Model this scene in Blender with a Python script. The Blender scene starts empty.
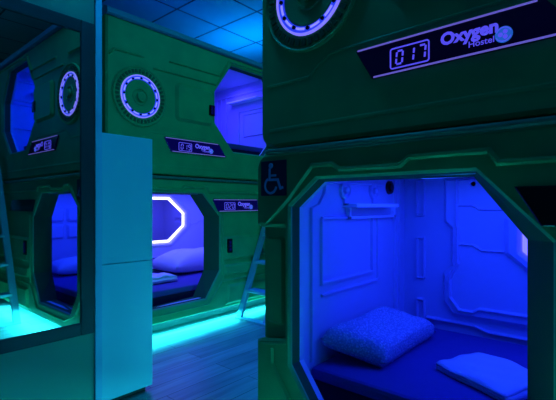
import bpy, bmesh, math, random
from mathutils import Vector
from mathutils.geometry import tessellate_polygon
random.seed(7)
sc = bpy.context.scene
COL = sc.collection
PI = math.pi
S = 1.1            # one survey unit (camera height) in metres
Z0 = 0.05          # floor level in survey units

# ------------------------------------------------------------------ materials
def mat(name, col, rough=.5, metal=0., spec=.5, emit=None, estr=0., coat=0.):
    m = bpy.data.materials.new(name); m.use_nodes = True
    b = m.node_tree.nodes['Principled BSDF']
    b.inputs['Base Color'].default_value = (*col, 1)
    b.inputs['Roughness'].default_value = rough
    b.inputs['Metallic'].default_value = metal
    b.inputs['Specular IOR Level'].default_value = spec
    b.inputs['Coat Weight'].default_value = coat
    if emit:
        b.inputs['Emission Color'].default_value = (*emit, 1)
        b.inputs['Emission Strength'].default_value = estr
    return m
def nd(m, t, **kw):
    n = m.node_tree.nodes.new(t)
    for k, v in kw.items(): setattr(n, k, v)
    return n
def lk(m, a, b): m.node_tree.links.new(a, b)
def bsdf(m): return m.node_tree.nodes['Principled BSDF']
def noise_bump(m, scale, strength, dist=.002, detail=4, vec=None):
    tc = nd(m, 'ShaderNodeTexCoord'); n = nd(m, 'ShaderNodeTexNoise')
    n.inputs['Scale'].default_value = scale; n.inputs['Detail'].default_value = detail
    lk(m, tc.outputs['Object'], n.inputs['Vector'])
    bp = nd(m, 'ShaderNodeBump'); bp.inputs['Strength'].default_value = strength; bp.inputs['Distance'].default_value = dist
    lk(m, n.outputs['Fac'], bp.inputs['Height']); lk(m, bp.outputs['Normal'], bsdf(m).inputs['Normal'])
    return n
def noise_color(m, c1, c2, scale, detail=5, stretch=(1, 1, 1)):
    tc = nd(m, 'ShaderNodeTexCoord'); mp = nd(m, 'ShaderNodeMapping'); mp.inputs['Scale'].default_value = stretch
    n = nd(m, 'ShaderNodeTexNoise'); n.inputs['Scale'].default_value = scale; n.inputs['Detail'].default_value = detail
    r = nd(m, 'ShaderNodeValToRGB')
    r.color_ramp.elements[0].position = .35; r.color_ramp.elements[1].position = .65
    r.color_ramp.elements[0].color = (*c1, 1); r.color_ramp.elements[1].color = (*c2, 1)
    lk(m, tc.outputs['Object'], mp.inputs['Vector']); lk(m, mp.outputs['Vector'], n.inputs['Vector'])
    lk(m, n.outputs['Fac'], r.inputs['Fac']); lk(m, r.outputs['Color'], bsdf(m).inputs['Base Color'])

M = {}
M['pod'] = mat('pod_green_plastic', (.02, .34, .13), .48, spec=.35)
noise_color(M['pod'], (.018, .31, .12), (.022, .37, .14), 6)
M['pod_dark'] = mat('pod_recess_green', (.01, .12, .06), .6, spec=.3)
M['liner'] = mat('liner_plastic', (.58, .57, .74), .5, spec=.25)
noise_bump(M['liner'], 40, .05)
M['shelf'] = mat('shelf_acrylic', (.95, .95, 1.), .3, spec=.5)
M['cap'] = mat('cornice_paint', (.12, .24, .45), .5)
M['ledge'] = mat('ledge_plastic', (.02, .16, .13), .5)
M['plinth'] = mat('plinth', (.25, .32, .32), .5)
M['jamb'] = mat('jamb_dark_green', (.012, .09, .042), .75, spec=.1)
M['black'] = mat('black_gloss', (.003, .003, .006), .15, spec=.5)
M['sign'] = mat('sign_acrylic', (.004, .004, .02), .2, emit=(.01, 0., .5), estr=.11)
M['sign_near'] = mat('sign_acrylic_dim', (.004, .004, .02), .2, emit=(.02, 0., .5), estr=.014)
M['sign_off'] = mat('sign_acrylic_unlit', (.003, .003, .012), .2)
M['glow_txt'] = mat('sign_lettering_glow', (.1, .1, .3), .5, emit=(.10, .08, 1.), estr=.85)
M['glow_edge'] = mat('sign_edge_glow', (.1, .1, .3), .5, emit=(.2, .16, .9), estr=.55)
M['glow_emblem'] = mat('emblem_glow', (.02, .1, .3), .5, emit=(.02, .16, .8), estr=.6)
M['glow_ring'] = mat('ring_glow', (.3, .3, .6), .4, emit=(.22, .18, 1.), estr=1.0)
M['glow_ring2'] = mat('ring_inner_glow', (.1, .1, .5), .4, emit=(.02, .05, 1.), estr=.75)
M['glow_dash'] = mat('ring_dash_glow', (.3, .3, .6), .4, emit=(.3, .28, 1.), estr=.9)
M['led'] = mat('led_strip_cyan', (.2, .8, .8), .4, emit=(0., .75, 1.), estr=6.)
M['led_white'] = mat('mirror_led', (.6, .6, .9), .4, emit=(.75, .7, 1.), estr=2.6)
M['led_dim'] = mat('mirror_led_dim', (.6, .6, .9), .4, emit=(.26, .23, 1.), estr=1.)
M['led_blue'] = mat('bar_led_blue', (.2, .2, .8), .4, emit=(.02, .1, 1.), estr=2.)
M['glass'] = mat('mirror_silver', (.72, .78, .78), .015, metal=1.)
M['smallglass'] = mat('mirror_silver_pod', (.5, .5, .55), .06, metal=1.)
M['sheet'] = mat('fitted_sheet', (.09, .07, .26), .85, spec=.1)
noise_bump(M['sheet'], 14, .3, .01)
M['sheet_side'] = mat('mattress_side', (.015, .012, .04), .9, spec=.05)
M['towel'] = mat('towel_white', (.62, .66, .72), .95, spec=.05)
noise_bump(M['towel'], 160, .5, .004)
M['pillow'] = mat('pillow_white', (.6, .62, .7), .9, spec=.05)
M['pillow_knit'] = mat('pillow_knit', (.5, .55, .65), .9, spec=.05)
def knit(m):
    tc = nd(m, 'ShaderNodeTexCoord'); v = nd(m, 'ShaderNodeTexVoronoi'); v.inputs['Scale'].default_value = 105
    lk(m, tc.outputs['Object'], v.inputs['Vector'])
    r = nd(m, 'ShaderNodeValToRGB'); r.color_ramp.elements[0].position = .15; r.color_ramp.elements[1].position = .55
    r.color_ramp.elements[0].color = (.75, .78, .85, 1); r.color_ramp.elements[1].color = (.32, .37, .52, 1)
    lk(m, v.outputs['Distance'], r.inputs['Fac']); lk(m, r.outputs['Color'], bsdf(m).inputs['Base Color'])
    bp = nd(m, 'ShaderNodeBump'); bp.inputs['Strength'].default_value = .6; bp.inputs['Distance'].default_value = .004; bp.invert = True
    lk(m, v.outputs['Distance'], bp.inputs['Height']); lk(m, bp.outputs['Normal'], bsdf(m).inputs['Normal'])
knit(M['pillow_knit'])
M['access'] = mat('access_sign_navy', (.006, .006, .06), .4)
M['access_fig'] = mat('access_sign_figure', (.06, .3, .75), .5)
M['metal'] = mat('ladder_metal', (.3, .42, .55), .4, metal=.3)
M['tread'] = mat('ladder_tread', (.25, .4, .5), .5)
M['wood_frame'] = mat('mirror_frame_wood', (.06, .085, .12), .5, spec=.3)
noise_color(M['wood_frame'], (.02, .03, .05), (.045, .06, .09), 8, stretch=(1, .5, .12))
M['wood_rail'] = mat('mirror_frame_rail_wood', (.06, .085, .12), .5, spec=.3)
noise_color(M['wood_rail'], (.02, .03, .05), (.045, .06, .09), 8, stretch=(1, .12, 1.5))
M['locker'] = mat('locker_laminate', (.42, .72, 1.), .45, spec=.3)
M['locker_gap'] = mat('locker_gap', (.02, .03, .04), .7)
M['trim'] = mat('trim_paint', (.38, .62, 1.), .5, spec=.3)
M['wall'] = mat('wall_paint', (.16, .36, .3), .75, spec=.2)
noise_bump(M['wall'], 60, .08, .001)
M['wall_plain'] = mat('wall_paint_grey', (.12, .14, .15), .8, spec=.2)
noise_bump(M['wall_plain'], 60, .08, .001)
# floor: laminate planks
def floor_mat():
    m = mat('laminate_floor', (.2, .2, .22), .3, spec=.5)
    tc = nd(m, 'ShaderNodeTexCoord'); mp = nd(m, 'ShaderNodeMapping')
    mp.inputs['Rotation'].default_value = (0, 0, PI/2)
    br = nd(m, 'ShaderNodeTexBrick'); br.offset = .37
    for k, v in (('Scale', 1.), ('Brick Width', 1.3), ('Row Height', .15), ('Mortar Size', .0025)): br.inputs[k].default_value = v
    br.inputs['Color1'].default_value = (.2, .21, .24, 1); br.inputs['Color2'].default_value = (.32, .325, .35, 1); br.inputs['Mortar'].default_value = (.05, .05, .06, 1)
    lk(m, tc.outputs['Object'], mp.inputs['Vector']); lk(m, mp.outputs['Vector'], br.inputs['Vector'])
    mp2 = nd(m, 'ShaderNodeMapping'); mp2.inputs['Scale'].default_value = (9, .7, 1)
    n = nd(m, 'ShaderNodeTexNoise'); n.inputs['Scale'].default_value = 2.5; n.inputs['Detail'].default_value = 6
    lk(m, tc.outputs['Object'], mp2.inputs['Vector']); lk(m, mp2.outputs['Vector'], n.inputs['Vector'])
    mx = nd(m, 'ShaderNodeMix', data_type='RGBA', blend_type='MULTIPLY'); mx.inputs['Factor'].default_value = .8
    r = nd(m, 'ShaderNodeValToRGB'); r.color_ramp.elements[0].position = .3; r.color_ramp.elements[1].position = .7
    r.color_ramp.elements[0].color = (.4, .4, .42, 1); r.color_ramp.elements[1].color = (1.1, 1.1, 1.1, 1)
    lk(m, n.outputs['Fac'], r.inputs['Fac'])
    lk(m, br.outputs['Color'], mx.inputs['A']); lk(m, r.outputs['Color'], mx.inputs['B'])
    lk(m, mx.outputs['Result'], bsdf(m).inputs['Base Color'])
    rr = nd(m, 'ShaderNodeMapRange'); rr.inputs['To Min'].default_value = .3; rr.inputs['To Max'].default_value = .5
    lk(m, n.outputs['Fac'], rr.inputs['Value']); lk(m, rr.outputs['Result'], bsdf(m).inputs['Roughness'])
    bp = nd(m, 'ShaderNodeBump'); bp.inputs['Strength'].default_value = .25; bp.inputs['Distance'].default_value = .002
    lk(m, n.outputs['Fac'], bp.inputs['Height']); lk(m, bp.outputs['Normal'], bsdf(m).inputs['Normal'])
    return m
M['floor'] = floor_mat()
def ceil_mat():
    m = mat('ceiling_tiles', (.6, .62, .65), .8, spec=.1)
    tc = nd(m, 'ShaderNodeTexCoord'); mp = nd(m, 'ShaderNodeMapping'); mp.inputs['Location'].default_value = CEIL_OFF
    br = nd(m, 'ShaderNodeTexBrick'); br.offset = 0.
    for k, v in (('Scale', 1.), ('Brick Width', TILE), ('Row Height', TILE), ('Mortar Size', .011), ('Mortar Smooth', .1)): br.inputs[k].default_value = v
    br.inputs['Color1'].default_value = (.6, .63, .66, 1); br.inputs['Color2'].default_value = (.52, .55, .58, 1); br.inputs['Mortar'].default_value = (.07, .075, .1, 1)
    lk(m, tc.outputs['Object'], mp.inputs['Vector']); lk(m, mp.outputs['Vector'], br.inputs['Vector'])
    lk(m, br.outputs['Color'], bsdf(m).inputs['Base Color'])
    return m
ZC = 2.85                                   # ceiling height, survey units
k_ = (ZC - 1) / 1.25
TILE = .36 * k_ * S
CEIL_OFF = (2.215 * k_ * S, -1.915 * k_ * S, 0)
M['ceil'] = ceil_mat()

# ------------------------------------------------------------------ mesh helpers
def obj(name, bm, m, parent=None, smooth=False):
    bmesh.ops.recalc_face_normals(bm, faces=bm.faces)
    me = bpy.data.meshes.new(name); bm.to_mesh(me); bm.free()
    me.materials.append(m)
    if smooth:
        for p in me.polygons: p.use_smooth = True
    o = bpy.data.objects.new(name, me); COL.objects.link(o)
    if parent: o.parent = parent
    return o
def tag(o, label, cat, group=None):
    o['label'] = label; o['category'] = cat
    if group: o['group'] = group
    return o
def thing(name, label, cat, loc, rz=0, group=None):
    o = bpy.data.objects.new(name, None); COL.objects.link(o)
    o.location = loc; o.rotation_euler = (0, 0, rz); o.empty_display_size = .1
    return tag(o, label, cat, group)
def struct(name, bm, m):
    o = obj(name, bm, m); o['kind'] = 'structure'; return o
def box(bm, a, b, bev=0):
    vs = [bm.verts.new((x, y, z)) for x in (a[0], b[0]) for y in (a[1], b[1]) for z in (a[2], b[2])]
    fs = [bm.faces.new([vs[i] for i in q]) for q in ((0,1,3,2),(4,6,7,5),(0,4,5,1),(2,3,7,6),(0,2,6,4),(1,5,7,3))]
    if bev:
        es = list({e for f in fs for e in f.edges})
        bmesh.ops.bevel(bm, geom=es, offset=bev, segments=2, affect='EDGES', profile=.5)
def bar(bm, p, q, w, h, up=Vector((0, 0, 1))):
    p = Vector(p); q = Vector(q); d = (q - p).normalized()
    a = d.cross(up).normalized() * (w/2); b = a.cross(d).normalized() * (h/2)
    vs = [bm.verts.new(c + sa*a + sb*b) for c in (p, q) for sa, sb in ((-1,-1),(1,-1),(1,1),(-1,1))]
    for f in ((0,1,2,3),(7,6,5,4),(0,4,5,1),(1,5,6,2),(2,6,7,3),(3,7,4,0)): bm.faces.new([vs[i] for i in f])

BZ = [Z0]     # base height of the pod being built; face coordinates (s along, d inward, z up) in survey units
def V(s, d, z): return Vector((s*S, d*S, (z-BZ[0])*S))
def rr(s0, z0, s1, z1, r, n=5):
    out = []
    for cx, cz, a0 in ((s1-r, z0+r, -90), (s1-r, z1-r, 0), (s0+r, z1-r, 90), (s0+r, z0+r, 180)):
        for i in range(n+1):
            a = math.radians(a0 + 90*i/n); out.append((cx+r*math.cos(a), cz+r*math.sin(a)))
    return out
def area(p): return sum(p[i][0]*p[(i+1) % len(p)][1] - p[(i+1) % len(p)][0]*p[i][1] for i in range(len(p)))/2
def ccw(p): return list(p) if area(p) > 0 else list(reversed(p))
def offs(p, e):
    """offset a ccw polygon; e > 0 shrinks"""
    n = len(p); out = []
    for i in range(n):
        a, b, c = Vector(p[i-1]), Vector(p[i]), Vector(p[(i+1) % n])
        u = (b-a).normalized(); v = (c-b).normalized()
        n1 = Vector((-u.y, u.x)); n2 = Vector((-v.y, v.x)); k = 1 + n1.dot(n2)
        m = (n1+n2)/max(k, .3)
        out.append((b.x+m.x*e, b.y+m.y*e))
    return out
def loopv(bm, p, d): return [bm.verts.new(V(s, d, z)) for s, z in p]
def strip(bm, A, B):
    n = len(A)
    for i in range(n): bm.faces.new((A[i], A[(i+1) % n], B[(i+1) % n], B[i]))
def fill(bm, outer, holes=()):
    if holes:
        es = [bm.edges.get((l[i-1], l[i])) or bm.edges.new((l[i-1], l[i])) for l in [outer]+list(holes) for i in range(len(l))]
        bmesh.ops.triangle_fill(bm, use_beauty=True, use_dissolve=False, edges=es); return
    loops = [outer] + list(holes)
    flat = [v for l in loops for v in l]
    for t in tessellate_polygon([[v.co for v in l] for l in loops]):
        try: bm.faces.new([flat[i] for i in t])
        except ValueError: pass
def slab(bm, outer, holes, d0, d1, ch=.008):
    """plate with holes between depths d0 (front) and d1 (back), its front edges chamfered"""
    outer = ccw(outer); holes = [ccw(h) for h in holes]
    fo = loopv(bm, offs(outer, ch), d0); mo = loopv(bm, outer, d0+ch); bo = loopv(bm, outer, d1)
    strip(bm, fo, mo); strip(bm, mo, bo); fh = []; bh = []
    for h in holes:
        a = loopv(bm, offs(h, -ch), d0); b = loopv(bm, h, d0+ch); c = loopv(bm, h, d1)
        strip(bm, a, b); strip(bm, b, c); fh.append(a); bh.append(c)
    fill(bm, fo, fh); fill(bm, bo, bh)
def plate(bm, p, h, d=0, ch=None):
    p = ccw(p); ch = h if ch is None else ch
    a = loopv(bm, p, d); b = loopv(bm, offs(p, ch), d-h); strip(bm, a, b); fill(bm, b); 
def ridge(bm, pts, w=.02, h=.011, d=0):
    n = len(pts); rows = []
    for i in range(n):
        b = Vector(pts[i]); u = (b-Vector(pts[i-1])).normalized() if i else None
        v = (Vector(pts[i+1])-b).normalized() if i < n-1 else None
        u = u or v; v = v or u
        n1 = Vector((-u.y, u.x)); n2 = Vector((-v.y, v.x)); m = (n1+n2)/max(1+n1.dot(n2), .3)
        row = [bm.verts.new(V(b.x+m.x*k, dd, b.y+m.y*k)) for k, dd in ((-w/2, d+.002), (-w*.12, d-h), (w*.12, d-h), (w/2, d+.002))]
        rows.append(row)
    for i in range(n-1):
        for j in range(3): bm.faces.new((rows[i][j], rows[i][j+1], rows[i+1][j+1], rows[i+1][j]))
    bm.faces.new(rows[0]); bm.faces.new(rows[-1])
def circ(cs, cz, r, n=48, a0=0, a1=360):
    full = (a1-a0) == 360
    return [(cs+r*math.cos(math.radians(a0+(a1-a0)*i/(n if full else n-1))), cz+r*math.sin(math.radians(a0+(a1-a0)*i/(n if full else n-1)))) for i in range(n)]
def ring(bm, cs, cz, prof, n=64):
    """prof: list of (radius, depth), revolved about the axis through (cs, cz); closed loop"""
    L = [loopv(bm, circ(cs, cz, r, n), d) for r, d in prof]
    for i in range(len(L)): strip(bm, L[i], L[(i+1) % len(L)])
def lathe_cap(bm, cs, cz, prof, n=48):
    L = [loopv(bm, circ(cs, cz, r, n), d) for r, d in prof]
    for i in range(len(L)-1): strip(bm, L[i], L[i+1])
    bm.faces.new(L[0]); bm.faces.new(L[-1])
def sector(bm, cs, cz, r0, r1, a0, a1, d0, d1, n=5):
    p = circ(cs, cz, r1, n, a0, a1) + list(reversed(circ(cs, cz, r0, n, a0, a1)))
    prism(bm, p, d0, d1)
def prism(bm, p, d0, d1):
    p = ccw(p); a = loopv(bm, p, d0); b = loopv(bm, p, d1); strip(bm, a, b); fill(bm, a); fill(bm, b)
def stroke(bm, pts, w, d0, d1):
    n = len(pts); l = []; r = []
    for i in range(n):
        b = Vector(pts[i]); u = (b-Vector(pts[i-1])).normalized() if i else None
        v = (Vector(pts[i+1])-b).normalized() if i < n-1 else None
        u = u or v; v = v or u
        n1 = Vector((-u.y, u.x)); n2 = Vector((-v.y, v.x)); m = (n1+n2)/max(1+n1.dot(n2), .3)*(w/2)
        l.append((b.x+m.x, b.y+m.y)); r.append((b.x-m.x, b.y-m.y))
    prism(bm, l+r[::-1], d0, d1)

# ------------------------------------------------------------------ sign
def text_mesh(bm, txt, s, z, width, height, d, bold=0.):
    cu = bpy.data.curves.new('t', 'FONT'); cu.body = txt; cu.size = 1; cu.offset = bold; cu.resolution_u = 3
    o = bpy.data.objects.new('t', cu); COL.objects.link(o)
    dg = bpy.context.evaluated_depsgraph_get(); dg.update()
    me = bpy.data.meshes.new_from_object(o.evaluated_get(dg))
    xs = [v.co.x for v in me.vertices]; x0, x1 = min(xs), max(xs)
    cap = .72
    vm = [bm.verts.new(V(s+(v.co.x-x0)/(x1-x0)*width, d, z+v.co.y/cap*height)) for v in me.vertices]
    for p in me.polygons:
        try: bm.faces.new([vm[i] for i in p.vertices])
        except ValueError: pass
    bpy.data.objects.remove(o); bpy.data.curves.remove(cu); bpy.data.meshes.remove(me)
SEG = {'0': 'abcdef', '1': 'bc', '7': 'abc', '9': 'abcdfg', '2': 'abged'}
def seg_digit(bm, ch, s, z, w, h, d):
    t = h*.13; k = .12
    def P(x, y): return (s + x*w + y*h*k*.8, z + y*h)
    g = .06
    L = {'a': ((0, 1), (1, 1)), 'b': ((1, 1), (1, .5)), 'c': ((1, .5), (1, 0)), 'd': ((0, 0), (1, 0)), 'e': ((0, .5), (0, 0)), 'f': ((0, 1), (0, .5)), 'g': ((0, .5), (1, .5))}
    for c in SEG[ch]:
        (x0, y0), (x1, y1) = L[c]
        a = Vector(P(x0, y0)); b = Vector(P(x1, y1)); e = (b-a)*(.12 if y0 == y1 else .14)
        stroke(bm, [tuple(a+e), tuple(b-e)], t, d, d+.002)
def number_sign(pod, ds, dz, number):
    q = lambda p: [(s+ds, z+dz) for s, z in p]
    bm = bmesh.new()
    slab(bm, q([(.442, 1.494), (.5, 1.396), (1.036, 1.40), (.96, 1.496)]), [], -.010, .003, .003)
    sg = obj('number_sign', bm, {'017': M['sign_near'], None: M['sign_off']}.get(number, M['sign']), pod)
    if not number: return sg
    bm = bmesh.new()
    stroke(bm, q([(.452, 1.4925), (.945, 1.4945)]), .0045, -.0125, -.0095)
    stroke(bm, q([(.508, 1.3985), (1.02, 1.4025)]), .0045, -.0125, -.0095)
    obj('light_edge', bm, M['glow_edge'], sg)
    bm = bmesh.new()
    p = rr(.563+ds, 1.409+dz, .683+ds, 1.472+dz, .008, 4)
    o2 = offs(ccw(p), .0035)
    a = loopv(bm, ccw(p), -.0125); b = loopv(bm, o2, -.0125); strip(bm, a, b)
    a2 = loopv(bm, ccw(p), -.0095); strip(bm, a, a2); b2 = loopv(bm, o2, -.0095); strip(bm, b, b2)
    for i, ch in enumerate(number): seg_digit(bm, ch, .582+ds+i*.034, 1.4215+dz, .019, .038, -.0125)
    obj('number_display', bm, M['glow_txt'], sg)
    bm = bmesh.new()
    text_mesh(bm, 'Oxygen', .714+ds, 1.444+dz, .146, .033, -.0115, .045)
    text_mesh(bm, 'Hostel', .788+ds, 1.4195+dz, .062, .0165, -.0115, .012)
    obj('lettering', bm, M['glow_txt'], sg)
    bm = bmesh.new(); lathe_cap(bm, .872+ds, 1.4325+dz, [(.0205, -.0095), (.0205, -.012), (.0195, -.0125)], 28)
    em = obj('emblem', bm, M['glow_emblem'], sg)
    bm = bmesh.new(); cs, cz = .872+ds, 1.4325+dz
    for a in (60, 180, 300):
        c = (cs+.0075*math.cos(math.radians(a)), cz+.0075*math.sin(math.radians(a)))
        prism(bm, circ(*c, .0055, 12), -.014, -.0122)
    sector(bm, cs, cz, .0165, .0182, 20, 160, -.014, -.0122, 16)
    sector(bm, cs, cz, .0165, .0182, 200, 340, -.014, -.0122, 16)
    obj('emblem_mark', bm, M['glow_txt'], sg)
    return sg

# ------------------------------------------------------------------ pod parts
def octagon(s0, s1, z0, z1, c):   # c: chamfers ((ds,dz) for bottom-left, bottom-right, top-right, top-left)
    (a, b), (e, f), (g, h), (i, j) = c
    return [(s0+a, z0), (s1-e, z0), (s1, z0+f), (s1, z1-h), (s1-g, z1), (s0+i, z1), (s0, z1-j), (s0, z0+b)]
LOW_OPEN = octagon(.160, .975, .255, 1.092, ((.115, .155), (.145, .21), (.175, .182), (.120, .097)))
UP_OPEN = octagon(.927, 1.715, 1.455, 2.180, ((.20, .215), (.20, .215), (.18, .255), (.18, .255)))
END0, END1, BACK = .12, 1.76, 1.08
LEN = 1.86

def liner(pod, z0, z1, opening):
    """interior shell: end walls, back wall, floor and roof, with a front wall behind the face"""
    bm = bmesh.new()
    t = .03
    f = .08
    box(bm, V(END0-t, f-.03, z0-t), V(END0, BACK+t, z1+t))
    box(bm, V(END1, f-.03, z0-t), V(END1+t, BACK+t, z1+t))
    box(bm, V(END0, BACK, z0-t), V(END1, BACK+t, z1+t))
    box(bm, V(END0, f-.03, z0-t), V(END1, BACK, z0))
    box(bm, V(END0, f-.03, z1), V(END1, BACK, z1+t))
    lo = ccw(opening)
    slab(bm, [(END0, z0), (END1, z0), (END1, z1), (END0, z1)], [offs(lo, .004)], f-.03, f, .001)
    return bm
def jamb(pod, opening, depth, m, slope=0.):
    bm = bmesh.new(); p = ccw(opening)
    mid = (min(q[0] for q in p)+max(q[0] for q in p))/2
    far = max(q[0] for q in p)
    def lv(pp):        # the far side slopes inwards as it goes deeper
        out = []
        for (s, z), (s0, _) in zip(pp, p):
            k = slope if s0 > far-.01 else slope*.5 if s0 > mid else 0
            out.append(bm.verts.new(V(s-k, depth[0] if s0 < mid else depth[1], z)))
        return out
    a = loopv(bm, offs(p, -.001), .012); b = lv(offs(p, .008)); c = lv(offs(p, -.004)); d_ = loopv(bm, offs(p, -.006), .012)
    strip(bm, a, b); strip(bm, b, c); strip(bm, c, d_); strip(bm, d_, a)
    return obj('opening_frame', bm, m, pod)
def body(pod, s0, s1, z0, z1, t=.02):
    bm = bmesh.new()
    box(bm, V(s0, .03, z0), V(s0+t, 1.14, z1)); box(bm, V(s1-t, .03, z0), V(s1, 1.14, z1))
    box(bm, V(s0+t, 1.14-t, z0), V(s1-t, 1.14, z1))
    box(bm, V(s0+t, .03, z1-t), V(s1-t, 1.14-t, z1)); box(bm, V(s0+t, .03, z0), V(s1-t, 1.14-t, z0+t))
    return obj('shell', bm, M['pod'], pod)
def wall_ridge_x(bm, s, pts, w=.014, h=.01):
    """ridge on the end wall at s (facing +s): pts are (d, z)"""
    n = len(pts); rows = []
    for i in range(n):
        b = Vector(pts[i]); u = (b-Vector(pts[i-1])).normalized() if i else None
        v = (Vector(pts[i+1])-b).normalized() if i < n-1 else None
        u = u or v; v = v or u
        n1 = Vector((-u.y, u.x)); n2 = Vector((-v.y, v.x)); m = (n1+n2)/max(1+n1.dot(n2), .3)
        rows.append([bm.verts.new(V(s+dd, b.x+m.x*k, b.y+m.y*k)) for k, dd in ((-w/2, -.002), (-w*.25, h), (w*.25, h), (w/2, -.002))])
    for i in range(n-1):
        for j in range(3): bm.faces.new((rows[i][j], rows[i][j+1], rows[i+1][j+1], rows[i+1][j]))
    bm.faces.new(rows[0]); bm.faces.new(rows[-1])
def switch(pod, s0, s1, z0, z1):
    bm = bmesh.new(); slab(bm, rr(s0, z0, s1, z1, .006, 3), [], -.027, .004, .003)
    o = obj('switch_panel', bm, M['black'], pod)
    bm = bmesh.new()
    for k in (.25, .5, .75): lathe_cap(bm, (s0+s1)/2, z0+(z1-z0)*k, [(.011, -.025), (.011, -.030), (.008, -.032)], 16)
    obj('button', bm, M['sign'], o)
def hook(pod, s, d, z):
    bm = bmesh.new()
    n = 14; prof = [(.0, .0), (.040, 0), (.040, .014), (.034, .018), (.028, .008), (.016, .006), (.014, .022), (.008, .026)]
    L = []
    for r, x in prof[1:]:
        L.append([bm.verts.new(V(s+x, d+r*math.cos(2*PI*i/20), z+r*math.sin(2*PI*i/20))) for i in range(20)])
    for i in range(len(L)-1): strip(bm, L[i], L[i+1])
    bm.faces.new(L[-1])
    box(bm, V(s, d-.01, z-.06), V(s+.014, d+.012, z-.02), .004)
    box(bm, V(s, d-.01, z-.072), V(s+.035, d+.012, z-.058), .004)
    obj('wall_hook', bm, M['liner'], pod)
def led_mirror(pod, lit):
    cs, cz = 1.045, .852
    def oct_(w, h, c, e): return [(cs-w+c, cz-h), (cs+w-c, cz-h), (cs+w, cz-h+e), (cs+w, cz+h-e), (cs+w-c, cz+h), (cs-w+c, cz+h), (cs-w, cz+h-e), (cs-w, cz-h+e)]
    bm = bmesh.new()
    slab(bm, oct_(.40, .275, .22, .19), [oct_(.327, .23, .186, .161)], BACK-.062, BACK+.001, .02)
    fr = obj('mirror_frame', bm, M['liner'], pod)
    bm = bmesh.new()
    slab(bm, oct_(.325, .228, .185, .16), [oct_(.303, .206, .174, .145)], BACK-.05, BACK, .004)
    obj('light_ring', bm, M['led_white'] if lit else M['led_dim'], fr)
    bm = bmesh.new(); prism(bm, oct_(.302, .205, .174, .145), BACK-.040, BACK)
    obj('mirror_glass', bm, M['smallglass'], fr)

def ring_light(pod):
    cs, cz = .254, 1.750
    bm = bmesh.new()
    ring(bm, cs, cz, [(.205, .004), (.205, -.008), (.199, -.014), (.191, -.008), (.149, -.008), (.149, .004)])
    base = obj('ring_light', bm, M['pod'], pod)
    bm = bmesh.new()
    for i in range(40): sector(bm, cs, cz, .160, .184, i*9, i*9+5, -.014, -.006, 3)
    obj('toothed_band', bm, M['pod_dark'], base)
    bm = bmesh.new(); ring(bm, cs, cz, [(.147, 0), (.1465, -.013), (.145, -.016), (.141, -.016), (.1395, -.012), (.1395, 0)])
    obj('light_tube', bm, M['glow_ring'], base)
    bm = bmesh.new(); ring(bm, cs, cz, [(.139, 0), (.139, -.010), (.116, -.008), (.116, 0)])
    obj('light_channel', bm, M['glow_ring2'], base)
    for i in range(12):
        bm = bmesh.new(); sector(bm, cs, cz, .121, .129, i*30+4, i*30+22, -.0115, -.007, 7); obj('light_segment', bm, M['glow_dash'], base)
        a = math.radians(i*30-1); bm = bmesh.new()
        lathe_cap(bm, cs+.125*math.cos(a), cz+.125*math.sin(a), [(.007, -.006), (.007, -.015), (.004, -.017)], 12); obj('stud', bm, M['black'], base)
    bm = bmesh.new(); lathe_cap(bm, cs, cz, [(.116, .002), (.116, -.004), (.109, -.007), (.06, -.005), (.058, -.010), (.05, -.010), (.048, -.004), (.03, -.004), (.03, -.02), (.022, -.024)])
    obj('hub', bm, M['pod'], base)

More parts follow.
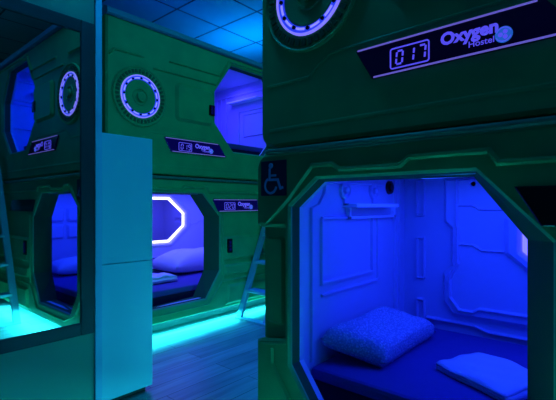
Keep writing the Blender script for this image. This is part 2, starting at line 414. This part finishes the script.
def lower_pod(label, loc, rz, number, lit_mirror, access):
    BZ[0] = Z0
    pod = thing('sleeping_pod', label, 'sleeping pod', loc, rz)
    bm = bmesh.new()
    r = .03
    outline = [(-.010, .147), (LEN, .147), (LEN, 1.195), (.035, 1.195), (.02, 1.192), (.002, 1.176), (-.008, 1.155), (-.010, 1.14), (-.010, .925), (.012, .915), (.134, .915), (.134, .500), (.012, .479), (-.010, .469)]
    slab(bm, outline, [LOW_OPEN], 0, .03, .009)
    slab(bm, [(.018, .46), (.146, .46), (.146, .93), (.018, .93)], [], .022, .034, .004)
    plate(bm, rr(.024, .545, .122, .880, .02), .014, .022, .01)
    ridge(bm, [(.02, .93), (.14, .93)], .012, .004); ridge(bm, [(.02, .46), (.14, .485)], .012, .004)
    # raised border lines around the opening
    ridge(bm, [(.045, .9301), (.155, 1.024), (.263, 1.141), (.349, 1.141), (.377, 1.120), (.59, 1.120), (.62, 1.143), (.834, 1.143), (.857, 1.110), (1.80, 1.110)])
    ridge(bm, [(.86, .209), (.35, .205), (.17, .27), (.075, .40), (.075, .455)], .016)
    ridge(bm, [(.86, .209), (1.0, .374), (1.80, .376)], .02, .010)
    ridge(bm, [(1.002, .38), (1.002, .925)], .016)
    plate(bm, rr(1.022, .545, 1.44, .742, .02), .02)
    plate(bm, rr(1.022, .415, 1.80, .505, .02), .016)
    plate(bm, [(1.03, .17), (1.8, .17), (1.8, .335), (1.06, .335)], .018)
    plate(bm, rr(1.48, .545, 1.80, .742, .02), .02)
    obj('front_panel', bm, M['pod'], pod)
    bm = bmesh.new()      # rounded ledge under the joint between the pods
    n = 8; pr = [(-.013*math.sin(PI*i/n), 1.2035+.0105*math.cos(PI*i/n)) for i in range(n+1)]
    A = [bm.verts.new(V(.05, d, z)) for d, z in pr]; B = [bm.verts.new(V(LEN-.02, d, z)) for d, z in pr]
    for i in range(n): bm.faces.new((A[i], A[i+1], B[i+1], B[i]))
    bm.faces.new(A); bm.faces.new(B); bm.faces.new((A[0], A[-1], B[-1], B[0]))
    obj('ledge', bm, M['ledge'], pod)
    body(pod, .01, LEN, .15, 1.20)
    jamb(pod, LOW_OPEN, (.05, .12), M['jamb'], .066)
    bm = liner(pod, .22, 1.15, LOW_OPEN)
    # near end wall: raised surround and recessed panel
    x = END0
    wall_ridge_x(bm, x, [(.185, .36), (.185, .985), (.235, 1.0), (.275, 1.05), (.285, 1.10), (.80, 1.105)], .016, .012)
    wall_ridge_x(bm, x, [(.256, .945), (.69, .945), (.69, .67), (.256, .67), (.256, .945)], .018, .012)
    wall_ridge_x(bm, x, [(.75, .62), (.75, .95)], .02, .01)
    wall_ridge_x(bm, x, [(.256, .62), (.75, .62)], .014, .01)
    wall_ridge_x(bm, x, [(.94, .36), (.94, 1.14)], .02, .012)
    wall_ridge_x(bm, x, [(1.0, .36), (1.0, 1.14)], .02, .012)
    # back wall relief
    b = BACK
    for z0, z1 in ((.945, 1.136), (.60, .82), (.36, .48)):
        for i in (0, 1): ridge(bm, [(.197+.04*i, z0), (.197+.04*i, z1)], .016, .016, b)
        ridge(bm, [(.197, z1), (.237, z1)], .016, .016, b); ridge(bm, [(.197, z0), (.237, z0)], .016, .016, b)
    left = [(.343, 1.149), (.343, .91), (.378, .875), (.378, .685), (.338, .635), (.338, .49), (.39, .418), (1.70, .418)]
    plate(bm, left + [(1.70, 1.149)], .034, b, .022)
    ridge(bm, [(.42, 1.13), (.42, .90), (.425, .88), (.425, .70), (.385, .62), (.385, .52), (.43, .46), (.50, .46), (.53, .48), (1.2, .48)], .02, .014, b-.034)
    ridge(bm, [(.425, 1.0), (.50, 1.0), (.53, .98), (.64, .98)], .014, .010, b-.034)
    ridge(bm, [(.425, .80), (.50, .80), (.54, .775), (.64, .775)], .014, .010, b-.034)
    ridge(bm, [(1.46, .80), (1.55, .80), (1.58, .83), (1.70, .83)], .012, .008, b-.034)
    ridge(bm, [(1.30, .56), (1.40, .52), (1.70, .52)], .012, .008, b-.034)
    ridge(bm, [(.25, .385), (.5, .385), (.56, .365), (1.74, .365)], .02, .02, b)
    lathe_cap(bm, .50, 1.108, [(.022, b), (.022, b-.03), (.012, b-.034)], 16)
    # far end wall: two rows of padded squares
    for i in range(3):
        for j in range(2):
            p0, p1 = .32+i*.25, .55+i*.25; q0, q1 = .66+j*.17, .81+j*.17
            a = [bm.verts.new(V(END1+.001, *p)) for p in rr(p0, q0, p1, q1, .02, 3)]
            c = [bm.verts.new(V(END1-.03, *p)) for p in rr(p0+.02, q0+.02, p1-.02, q1-.02, .015, 3)]
            strip(bm, a, c); bm.faces.new(c)
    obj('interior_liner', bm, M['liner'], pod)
    # shelf, hooks, vent
    bm = bmesh.new()
    box(bm, V(x-.002, .425, .990), V(x+.075, .845, 1.008), .003)
    box(bm, V(x-.002, .455, .936), V(x+.02, .925, .95), .002); box(bm, V(x-.002, .455, .936), V(x+.02, .472, .995), .002); box(bm, V(x-.002, .908, .936), V(x+.02, .925, .995), .002)
    obj('shelf', bm, M['shelf'], pod)
    hook(pod, x, .435, 1.068); hook(pod, x, .705, 1.072)
    bm = bmesh.new()
    for r0, x1 in ((.04, .012), (.022, .02)):
        A = [bm.verts.new(V(x-.002, .885+r0*math.cos(2*PI*i/24), 1.095+r0*.95*math.sin(2*PI*i/24))) for i in range(24)]
        B = [bm.verts.new(V(x+x1, .885+r0*.9*math.cos(2*PI*i/24), 1.095+r0*.85*math.sin(2*PI*i/24))) for i in range(24)]
        strip(bm, A, B); bm.faces.new(B)
    obj('air_vent', bm, M['black'], pod)
    led_mirror(pod, lit_mirror)
    bm = bmesh.new(); box(bm, V(.3, .3, 1.135), V(1.6, .9, 1.152)); obj('ceiling_light', bm, M['led_blue'], pod)
    number_sign(pod, .452, -.447, number)
    switch(pod, 1.038, 1.092, .604, .72)
    bm = bmesh.new(); box(bm, V(.04, .17, Z0), V(LEN-.02, 1.1, .151)); obj('plinth', bm, M['plinth'], pod)
    bm = bmesh.new(); box(bm, V(.06, .045, .138), V(LEN-.06, .06, .1505)); obj('floor_light_strip', bm, M['led'], pod)
    if access:
        bm = bmesh.new(); slab(bm, [(.019, 1.036), (.146, 1.036), (.146, 1.170), (.019, 1.170)], [], -.005, .002, .001)
        sg = obj('accessibility_sign', bm, M['access'], pod)
        bm = bmesh.new()
        def P(px, py): return (.019+(px-60)/190*.127, 1.036+(330-py)/278*.134)
        d0, d1 = -.0075, -.0045
        prism(bm, circ(*P(140, 92), .0105, 20), d0, d1)
        stroke(bm, [P(131, 112), P(131, 204), P(192, 204), P(212, 272), P(232, 264)], .0095, d0, d1)
        stroke(bm, [P(133, 170), P(180, 170)], .008, d0, d1)
        c = P(138, 250)
        stroke(bm, circ(c[0], c[1], .0285, 26, 118, 352), .0085, d0, d1)
        obj('pictogram', bm, M['access_fig'], sg)
    return pod

def upper_pod(label, loc, rz, number):
    BZ[0] = 1.222
    pod = thing('sleeping_pod', label, 'sleeping pod', (loc[0], loc[1], loc[2]+(1.222-Z0)*S), rz)
    bm = bmesh.new()
    ol = [(.075, 1.222), (LEN, 1.222), (LEN, 2.245), (.012, 2.245), (.012, 1.285), (.017, 1.258), (.036, 1.233)]
    slab(bm, ol, [UP_OPEN], 0, .03, .012)
    ridge(bm, [(.03, 1.990), (.065, 2.028), (.28, 2.032)])
    ridge(bm, [(.491, 2.055), (.975, 2.062), (1.070, 2.205), (1.80, 2.215)], .016)
    ridge(bm, [(.357, 1.972), (.94, 1.981)], .014)
    ridge(bm, [(.94, 1.981), (1.055, 2.16)], .016)
    plate(bm, rr(.538, 1.632, .895, 1.912, .035), .02)
    ridge(bm, [(.05, 1.455), (.25, 1.455), (.335, 1.517), (.90, 1.523)], .016, .0025)
    ridge(bm, [(.06, 1.283), (1.8, 1.292)], .03, .0015)
    obj('front_panel', bm, M['pod'], pod)
    bm = bmesh.new()     # sloping cap along the top edge
    pr = [(-.004, 2.243), (-.018, 2.252), (-.018, 2.285), (.02, 2.303), (.10, 2.303), (.10, 2.243)]
    A = [bm.verts.new(V(.012, d, z)) for d, z in pr]; B = [bm.verts.new(V(LEN, d, z)) for d, z in pr]
    strip(bm, A, B); fill(bm, A); fill(bm, B)
    obj('top_cap', bm, M['cap'], pod)
    body(pod, .015, LEN, 1.225, 2.30)
    jamb(pod, UP_OPEN, (.06, .06), M['jamb'])
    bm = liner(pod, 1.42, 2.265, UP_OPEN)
    e = END1
    # far end wall relief (faces the opening)
    def wr(pts, w=.016, h=.012): wall_ridge_x(bm, e, pts, w, -h)
    wr([(.60, 1.60), (.60, 1.985), (.1, 1.985)]); wr([(.53, 1.72), (.53, 1.945), (.1, 1.945)], .012, .008); wr([(.53, 1.72), (.1, 1.72)], .012, .008)
    for d in (.80, .88, .95): wr([(d, 1.56), (d, 2.16)], .022, .015)
    wr([(.1, 2.17), (1.05, 2.17)], .03, .02); 
    ridge(bm, [(.343, 2.2), (.343, 1.95), (.38, 1.91), (.38, 1.75), (.34, 1.68), (1.7, 1.60)], .016, .012, BACK)
    for s in (1.45, 1.55, 1.65): ridge(bm, [(s, 1.58), (s, 2.2)], .02, .014, BACK)
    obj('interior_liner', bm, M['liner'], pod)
    bm = bmesh.new(); box(bm, V(e-.09, .26, 2.07), V(e+.002, .70, 2.088), .003)
    obj('shelf', bm, M['shelf'], pod)
    bm = bmesh.new(); box(bm, V(.5, .5, 2.245), V(1.4, .6, 2.267)); obj('ceiling_light', bm, M['led_blue'], pod)
    ring_light(pod); number_sign(pod, 0, 0, number)
    switch(pod, .842, .900, 1.716, 1.80)
    return pod

XL, YL, D, XR, WM = -2.591, 1.2641, 1.1726, -1.129, -1.8829
RLOC = (XR*S, D*S, 0.); LLOC = (XL*S, YL*S, 0.)
lower_pod('lower green capsule pod with blue interior and a wheelchair sign by its opening', RLOC, 0, None, False, True)
upper_pod('upper dark green capsule pod showing number 017 on its slanted sign', RLOC, 0, '017')
lower_pod('lower green capsule pod numbered 020 with a glowing octagonal mirror inside', LLOC, PI/2, '020', True, False)
upper_pod('upper green capsule pod numbered 019 with a glowing round light', LLOC, PI/2, '019')

# ------------------------------------------------------------------ bedding (pod coordinates -> world)
def W(stack, s, d, z):
    if stack == 'R': return Vector(((XR+s)*S, (D+d)*S, (z-Z0)*S))
    return Vector(((XL-d)*S, (YL+s)*S, (z-Z0)*S))
def mattress(stack, zb, zt, label):
    BZ[0] = zb
    t = thing('mattress', label, 'mattress', W(stack, 0, 0, zb), 0 if stack == 'R' else PI/2)
    g = .003
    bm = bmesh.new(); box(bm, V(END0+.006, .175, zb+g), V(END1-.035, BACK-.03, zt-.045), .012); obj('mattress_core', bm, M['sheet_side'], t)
    bm = bmesh.new(); box(bm, V(END0+.004, .172, zt-.05), V(END1-.033, BACK-.028, zt), .018); obj('fitted_sheet', bm, M['sheet'], t)
mattress('R', .22, .345, 'dark blue mattress in the lower pod with the wheelchair sign')
mattress('L', .22, .345, 'dark mattress in the lower pod numbered 020')
mattress('R', 1.42, 1.56, 'blue mattress in the near upper pod, glimpsed only through the wall mirror')
mattress('L', 1.42, 1.56, 'dark mattress edge below the lit shelf in the far upper pod')

def cushion(name, label, cat, m, loc, lx, ly, h, rot, pinch=.10, seed=1, shear=0., rest=None, blunt=3.2):
    """a soft closed pillow: lx by ly footprint, h thick, resting on its underside"""
    rnd = random.Random(seed); n = 26
    bm = bmesh.new(); top = {}; bot = {}
    ph = [rnd.uniform(0, 6.28) for _ in range(6)]
    for i in range(n+1):
        for j in range(n+1):
            u = i/n*2-1; v = j/n*2-1
            e = (max(0, 1-abs(u)**blunt)*max(0, 1-abs(v)**blunt))**.5
            su = 1-pinch*(1-abs(u)**2)*abs(v)**6*.0-pinch*(1-v*v)*.35*abs(u)**4
            sv = 1-pinch*(1-u*u)*.35*abs(v)**4
            x = u*lx/2*su; y = v*ly/2*sv
            y += shear*x
            w = .035*h*(math.sin(5*u+ph[0])*math.sin(4*v+ph[1])+.6*math.sin(9*u+3*v+ph[2]))
            zt = h*.38+e*h*.62+w*e; zb = h*.38*(1-e**.6)
            top[i, j] = bm.verts.new((x, y, zt))
            edge = i in (0, n) or j in (0, n)
            bot[i, j] = top[i, j] if edge else bm.verts.new((x, y, zb))
    for i in range(n):
        for j in range(n):
            bm.faces.new((top[i, j], top[i+1, j], top[i+1, j+1], top[i, j+1]))
            q = (bot[i, j], bot[i, j+1], bot[i+1, j+1], bot[i+1, j])
            if len(set(q)) == 4:
                try: bm.faces.new(q)
                except ValueError: pass
    o = obj(name, bm, m, smooth=True)
    o.location = loc; o.rotation_euler = rot
    if rest is not None:      # let it down until its lowest point lies on the sheet
        R = o.rotation_euler.to_matrix(); o.location.z = rest - min((R @ v.co).z for v in o.data.vertices) + .001
    return tag(o, label, cat)
def folded_towel(label, loc, lx, ly, h, rz, layers=3, seed=3):
    rnd = random.Random(seed); bm = bmesh.new()
    t = h/layers
    # one cloth folded back and forth: profile in x-z, swept along y
    prof = []
    for k in range(layers):
        z = t*(k+.5); xs = [(-lx/2+lx*i/14) for i in range(15)]
        if k % 2: xs.reverse()
        for x in xs: prof.append((x*(1-.012*k), z))
    n = 16; th = t*.46
    def nrm(i):
        a = prof[max(i-1, 0)]; b = prof[min(i+1, len(prof)-1)]
        d = Vector((b[0]-a[0], b[1]-a[1]))
        d = d.normalized() if d.length else Vector((1, 0)); return (-d.y, d.x)
    A = []
    for j in range(n+1):
        y = (j/n-.5)*ly; row = []
        for sgn in (1, -1):
            idx = range(len(prof)) if sgn == 1 else range(len(prof)-1, -1, -1)
            for i in idx:
                x, z = prof[i]; nx, nz = nrm(i)
                wob = h*(z/h)*(.10*math.sin(9*j/n+x*22)+.07*math.sin(17*j/n-x*31+1.3))
                drop = 1-.30*(abs(y)/(ly/2))**6
                row.append(bm.verts.new((x+nx*th*sgn, y*(1-.02*math.sin(x*30)), (z+nz*th*sgn)*drop+wob)))
        A.append(row)
    for j in range(n): strip(bm, A[j], A[j+1])
    bm.faces.new(A[0]); bm.faces.new(A[-1])
    o = obj('folded_towel', bm, M['towel'], smooth=True); o.location = loc; o.rotation_euler = (0, 0, rz)
    return tag(o, label, 'towel')
zb = .347
cushion('pillow', 'white textured pillow leaning on the end wall under the shelf', 'pillow', M['pillow_knit'],
        (-.884*S, 1.718*S, (zb-Z0)*S), .25*S, .55*S, .108*S, (0, math.radians(17), 0), seed=2, shear=.42, blunt=9, rest=(.345-Z0)*S)
folded_towel('folded white towel lying on the dark blue sheet in the wheelchair-sign pod', (-.405*S, 1.705*S, (zb-Z0)*S+.002), .315*S, .285*S, .036*S, math.radians(-26))
cushion('pillow', 'white pillow at the far end of the bed, reflected in the wall mirror', 'pillow', M['pillow'],
        W('R', 1.46, .62, zb)+Vector((0, 0, .002)), .34*S, .6*S, .15*S, (0, 0, .05), seed=5)
cushion('pillow', 'large white pillow in the pod numbered 020 below the glowing mirror', 'pillow', M['pillow'],
        W('L', 1.33, .80, zb)+Vector((0, 0, .002)), .44*S, .78*S, .21*S, (0, 0, math.radians(2)), seed=8)
folded_towel('small folded white towel beside the pillow in the pod numbered 020', W('L', .70, .50, zb)+Vector((0, 0, .002)), .2*S, .28*S, .06*S, 0, seed=9)

# ------------------------------------------------------------------ ladders
def ladder(stack, label):
    BZ[0] = Z0
    t = thing('ladder', label, 'ladder', W(stack, 0, 0, Z0), 0 if stack == 'R' else PI/2, 'slanted ladders beside the pod openings')
    k = .335/.80
    def sx(z): return 1.142+(z-Z0)*k
    d0, d1 = -.055, -.36
    for d in (d0, d1):
        bm = bmesh.new(); bar(bm, V(sx(Z0+.004), d, Z0+.004), V(sx(1.46), d, 1.46), .028*S, .05*S, Vector((0, 1, 0))); obj('side_rail', bm, M['metal'], t)
    z = .27
    while z < 1.42:
        bm = bmesh.new(); box(bm, V(sx(z)-.03, d1+.012, z-.012), V(sx(z)+.075, d0-.012, z+.012), .004); obj('tread', bm, M['tread'], t)
        z += .235
    bm = bmesh.new(); box(bm, V(sx(Z0)-.035, d1-.02, Z0+.001), V(sx(Z0)+.035, d0+.02, Z0+.012), .003); obj('foot_bar', bm, M['tread'], t)
ladder('L', 'slanted blue metal ladder against the pod numbered 020')
ladder('R', 'slanted metal ladder seen in the wall mirror, beside the wheelchair-sign pod')

# ------------------------------------------------------------------ mirror, locker
def WP(x, y, z): return Vector((x*S, y*S, (z-Z0)*S))
t = thing('wall_mirror', 'large wall mirror in a dark wood frame reflecting the pods', 'mirror', WP(WM, .3, .418))
def onwall(bm, y0, y1, z0, z1, x0, x1, bev=.004):
    a = WP(x0, y0, z0); b = WP(x1, y1, z1); o = t.location; box(bm, a-o, b-o, bev)
y0, y1, z0, z1, fw = -.45, .868, .418, 1.828, .062
for nm, (a, b, c, d), m_ in (('frame_stile', (y1-fw, y1, z0, z1), M['wood_frame']), ('frame_stile', (y0, y0+fw, z0, z1), M['wood_frame']),
                       ('frame_rail', (y0+fw, y1-fw, z0, z0+.056), M['wood_rail']), ('frame_rail', (y0+fw, y1-fw, z1-.056, z1), M['wood_rail'])):
    bm = bmesh.new(); onwall(bm, a, b, c, d, WM, WM+.012); obj(nm, bm, m_, t)
bm = bmesh.new(); onwall(bm, y0+fw-.005, y1-fw+.005, z0+.05, z1-.05, WM+.001, WM+.004, 0); obj('mirror_glass', bm, M['glass'], t)
t = thing('locker', 'narrow pale blue cabinet with two plain panels at the end of the wall', 'cabinet', WP(WM-.3, 1.04, Z0))
def lb(bm, a, b, bev=.003): box(bm, WP(*a)-t.location, WP(*b)-t.location, bev)
bm = bmesh.new(); lb(bm, (WM-.6, .906, .078), (WM-.016, 1.172, 1.338)); obj('cabinet_body', bm, M['locker'], t)
bm = bmesh.new(); lb(bm, (WM-.58, .92, Z0), (WM-.04, 1.155, .079), 0); obj('kick_plate', bm, M['locker_gap'], t)
bm = bmesh.new(); lb(bm, (WM-.0155, .906, .078), (WM, 1.173, .719)); obj('cabinet_door', bm, M['locker'], t)
bm = bmesh.new(); lb(bm, (WM-.0155, .906, .7235), (WM, 1.173, 1.340)); obj('cabinet_door', bm, M['locker'], t)

# ------------------------------------------------------------------ room
X0, X1, Y0, Y1 = -3.76, 2.3, -2.4, 4.6
def bxs(a, b):
    bm = bmesh.new(); box(bm, WP(*a), WP(*b)); return bm
struct('floor', bxs((X0-.1, Y0-.1, Z0-.06), (X1+.1, Y1+.1, Z0)), M['floor'])
struct('ceiling', bxs((X0-.1, Y0-.1, ZC), (X1+.1, Y1+.1, ZC+.06)), M['ceil'])
struct('wall_left', bxs((X0, Y0, Z0), (WM-.002, .9025, ZC)), M['wall'])
struct('trim_1', bxs((WM-.001, .873, Z0), (WM+.010, .9025, ZC)), M['trim'])
struct('baseboard_left', bxs((WM-.001, Y0, Z0), (WM+.008, .872, Z0+.03)), M['trim'])
struct('wall_back', bxs((X0-.1, .9, Z0), (X0, Y1, ZC)), M['wall_plain'])
struct('wall_far', bxs((X0, Y1, Z0), (X1, Y1+.1, ZC)), M['wall_plain'])
struct('wall_right', bxs((X1, Y0, Z0), (X1+.1, Y1, ZC)), M['wall_plain'])
struct('wall_near', bxs((WM, Y0-.1, Z0), (X1, Y0, ZC)), M['wall_plain'])

# ------------------------------------------------------------------ lights
def arealight(name, loc, size, size_y, power, col, rot, spread=None):
    l = bpy.data.lights.new(name, 'AREA'); l.shape = 'RECTANGLE'; l.size = size; l.size_y = size_y
    l.energy = power; l.color = col
    if spread: l.spread = math.radians(spread)
    o = bpy.data.objects.new(name, l); COL.objects.link(o); o.location = loc; o.rotation_euler = rot
    return o
CY = (.02, .84, .94)
# LED strips under the front lips of both stacks, aimed down and a little outwards
arealight('floor_led_and_fill', W('L', LEN/2, .03, .136), LEN*.96*S, .012, 19, CY, (math.radians(-16), 0, PI/2), 125)
arealight('floor_led_and_fill', W('R', LEN/2, .03, .136), LEN*.96*S, .012, 60, CY, (math.radians(-20), 0, 0))
for st, zc, pw, col in (('R', 1.125, 9, (0., .004, 1.)), ('L', 1.125, 13, (.085, .07, 1.)), ('R', 2.24, 18, (0., .03, 1.)), ('L', 2.24, 20, (.045, .042, 1.))):
    arealight('pod_light', W(st, .95, .55, zc), 1.35*S, (.62 if zc < 2 else .16)*S, pw, col, (0, 0, 0 if st == 'R' else PI/2))
# LED tube lying on top of the numbered-019 pod, washing the ceiling
arealight('cove_light', W('L', 1.95, .6, 2.33), .9, .05, 12, (0., .24, 1.), (PI, 0, 0))
arealight('cove_light', W('L', .9, .6, 2.33), .05, 1.6, 1.6, (0., .06, 1.), (PI, 0, 0))
# unseen fill lights; the first is added beyond the right edge of the view
arealight('corridor_fill_light', WP(1.6, .2, 2.3), .9, .3, 3.5, (0., .38, 1.), (0, math.radians(65), 0))
arealight('corridor_fill_light', WP(-1.25, 1.0, ZC-.02), .15, .3, 10, (0., .45, 1.), (0, 0, 0))  # added overhead fill that brightens the cabinet and the wall end
arealight('floor_led_and_fill', WP(XR-.02, D+.75, .125), .012, .7, 5.5, CY, (0, math.radians(90), 0))  # hidden fill added at the right stack's side to brighten the lower left pod
arealight('aisle_fill_light', WP(-1.5, 2.7, ZC-.02), 1.6, .3, 12, (0., .66, .8), (0, 0, PI/2))  # added fill above the aisle for the left pod faces, no fixture there
l = bpy.data.lights.new('aisle_fill_spot', 'SPOT'); l.energy = 300; l.color = (0., .03, 1.); l.spot_size = math.radians(48); l.spot_blend = .8; l.shadow_soft_size = .08  # unseen spot added to tint the aisle floor blue
o = bpy.data.objects.new('aisle_fill_spot', l); COL.objects.link(o); o.location = WP(-1.75, 2.2, ZC-.03)
w = bpy.data.worlds.new('night'); sc.world = w; w.use_nodes = True
w.node_tree.nodes['Background'].inputs['Color'].default_value = (0, .02, .06, 1); w.node_tree.nodes['Background'].inputs['Strength'].default_value = .02

# ------------------------------------------------------------------ camera
cam = bpy.data.cameras.new('camera'); cam.sensor_width = 36; cam.lens = 36*412.52/556
cam.shift_y = 5.3/556; cam.clip_start = .02
co = bpy.data.objects.new('camera', cam); COL.objects.link(co)
co.location = WP(0, 0, 1); co.rotation_euler = (PI/2, 0, .7185)
sc.camera = co
vs = sc.view_settings; vs.view_transform = 'Standard'; vs.look = 'None'; vs.gamma = 1; vs.use_curve_mapping = False; vs.exposure = 0
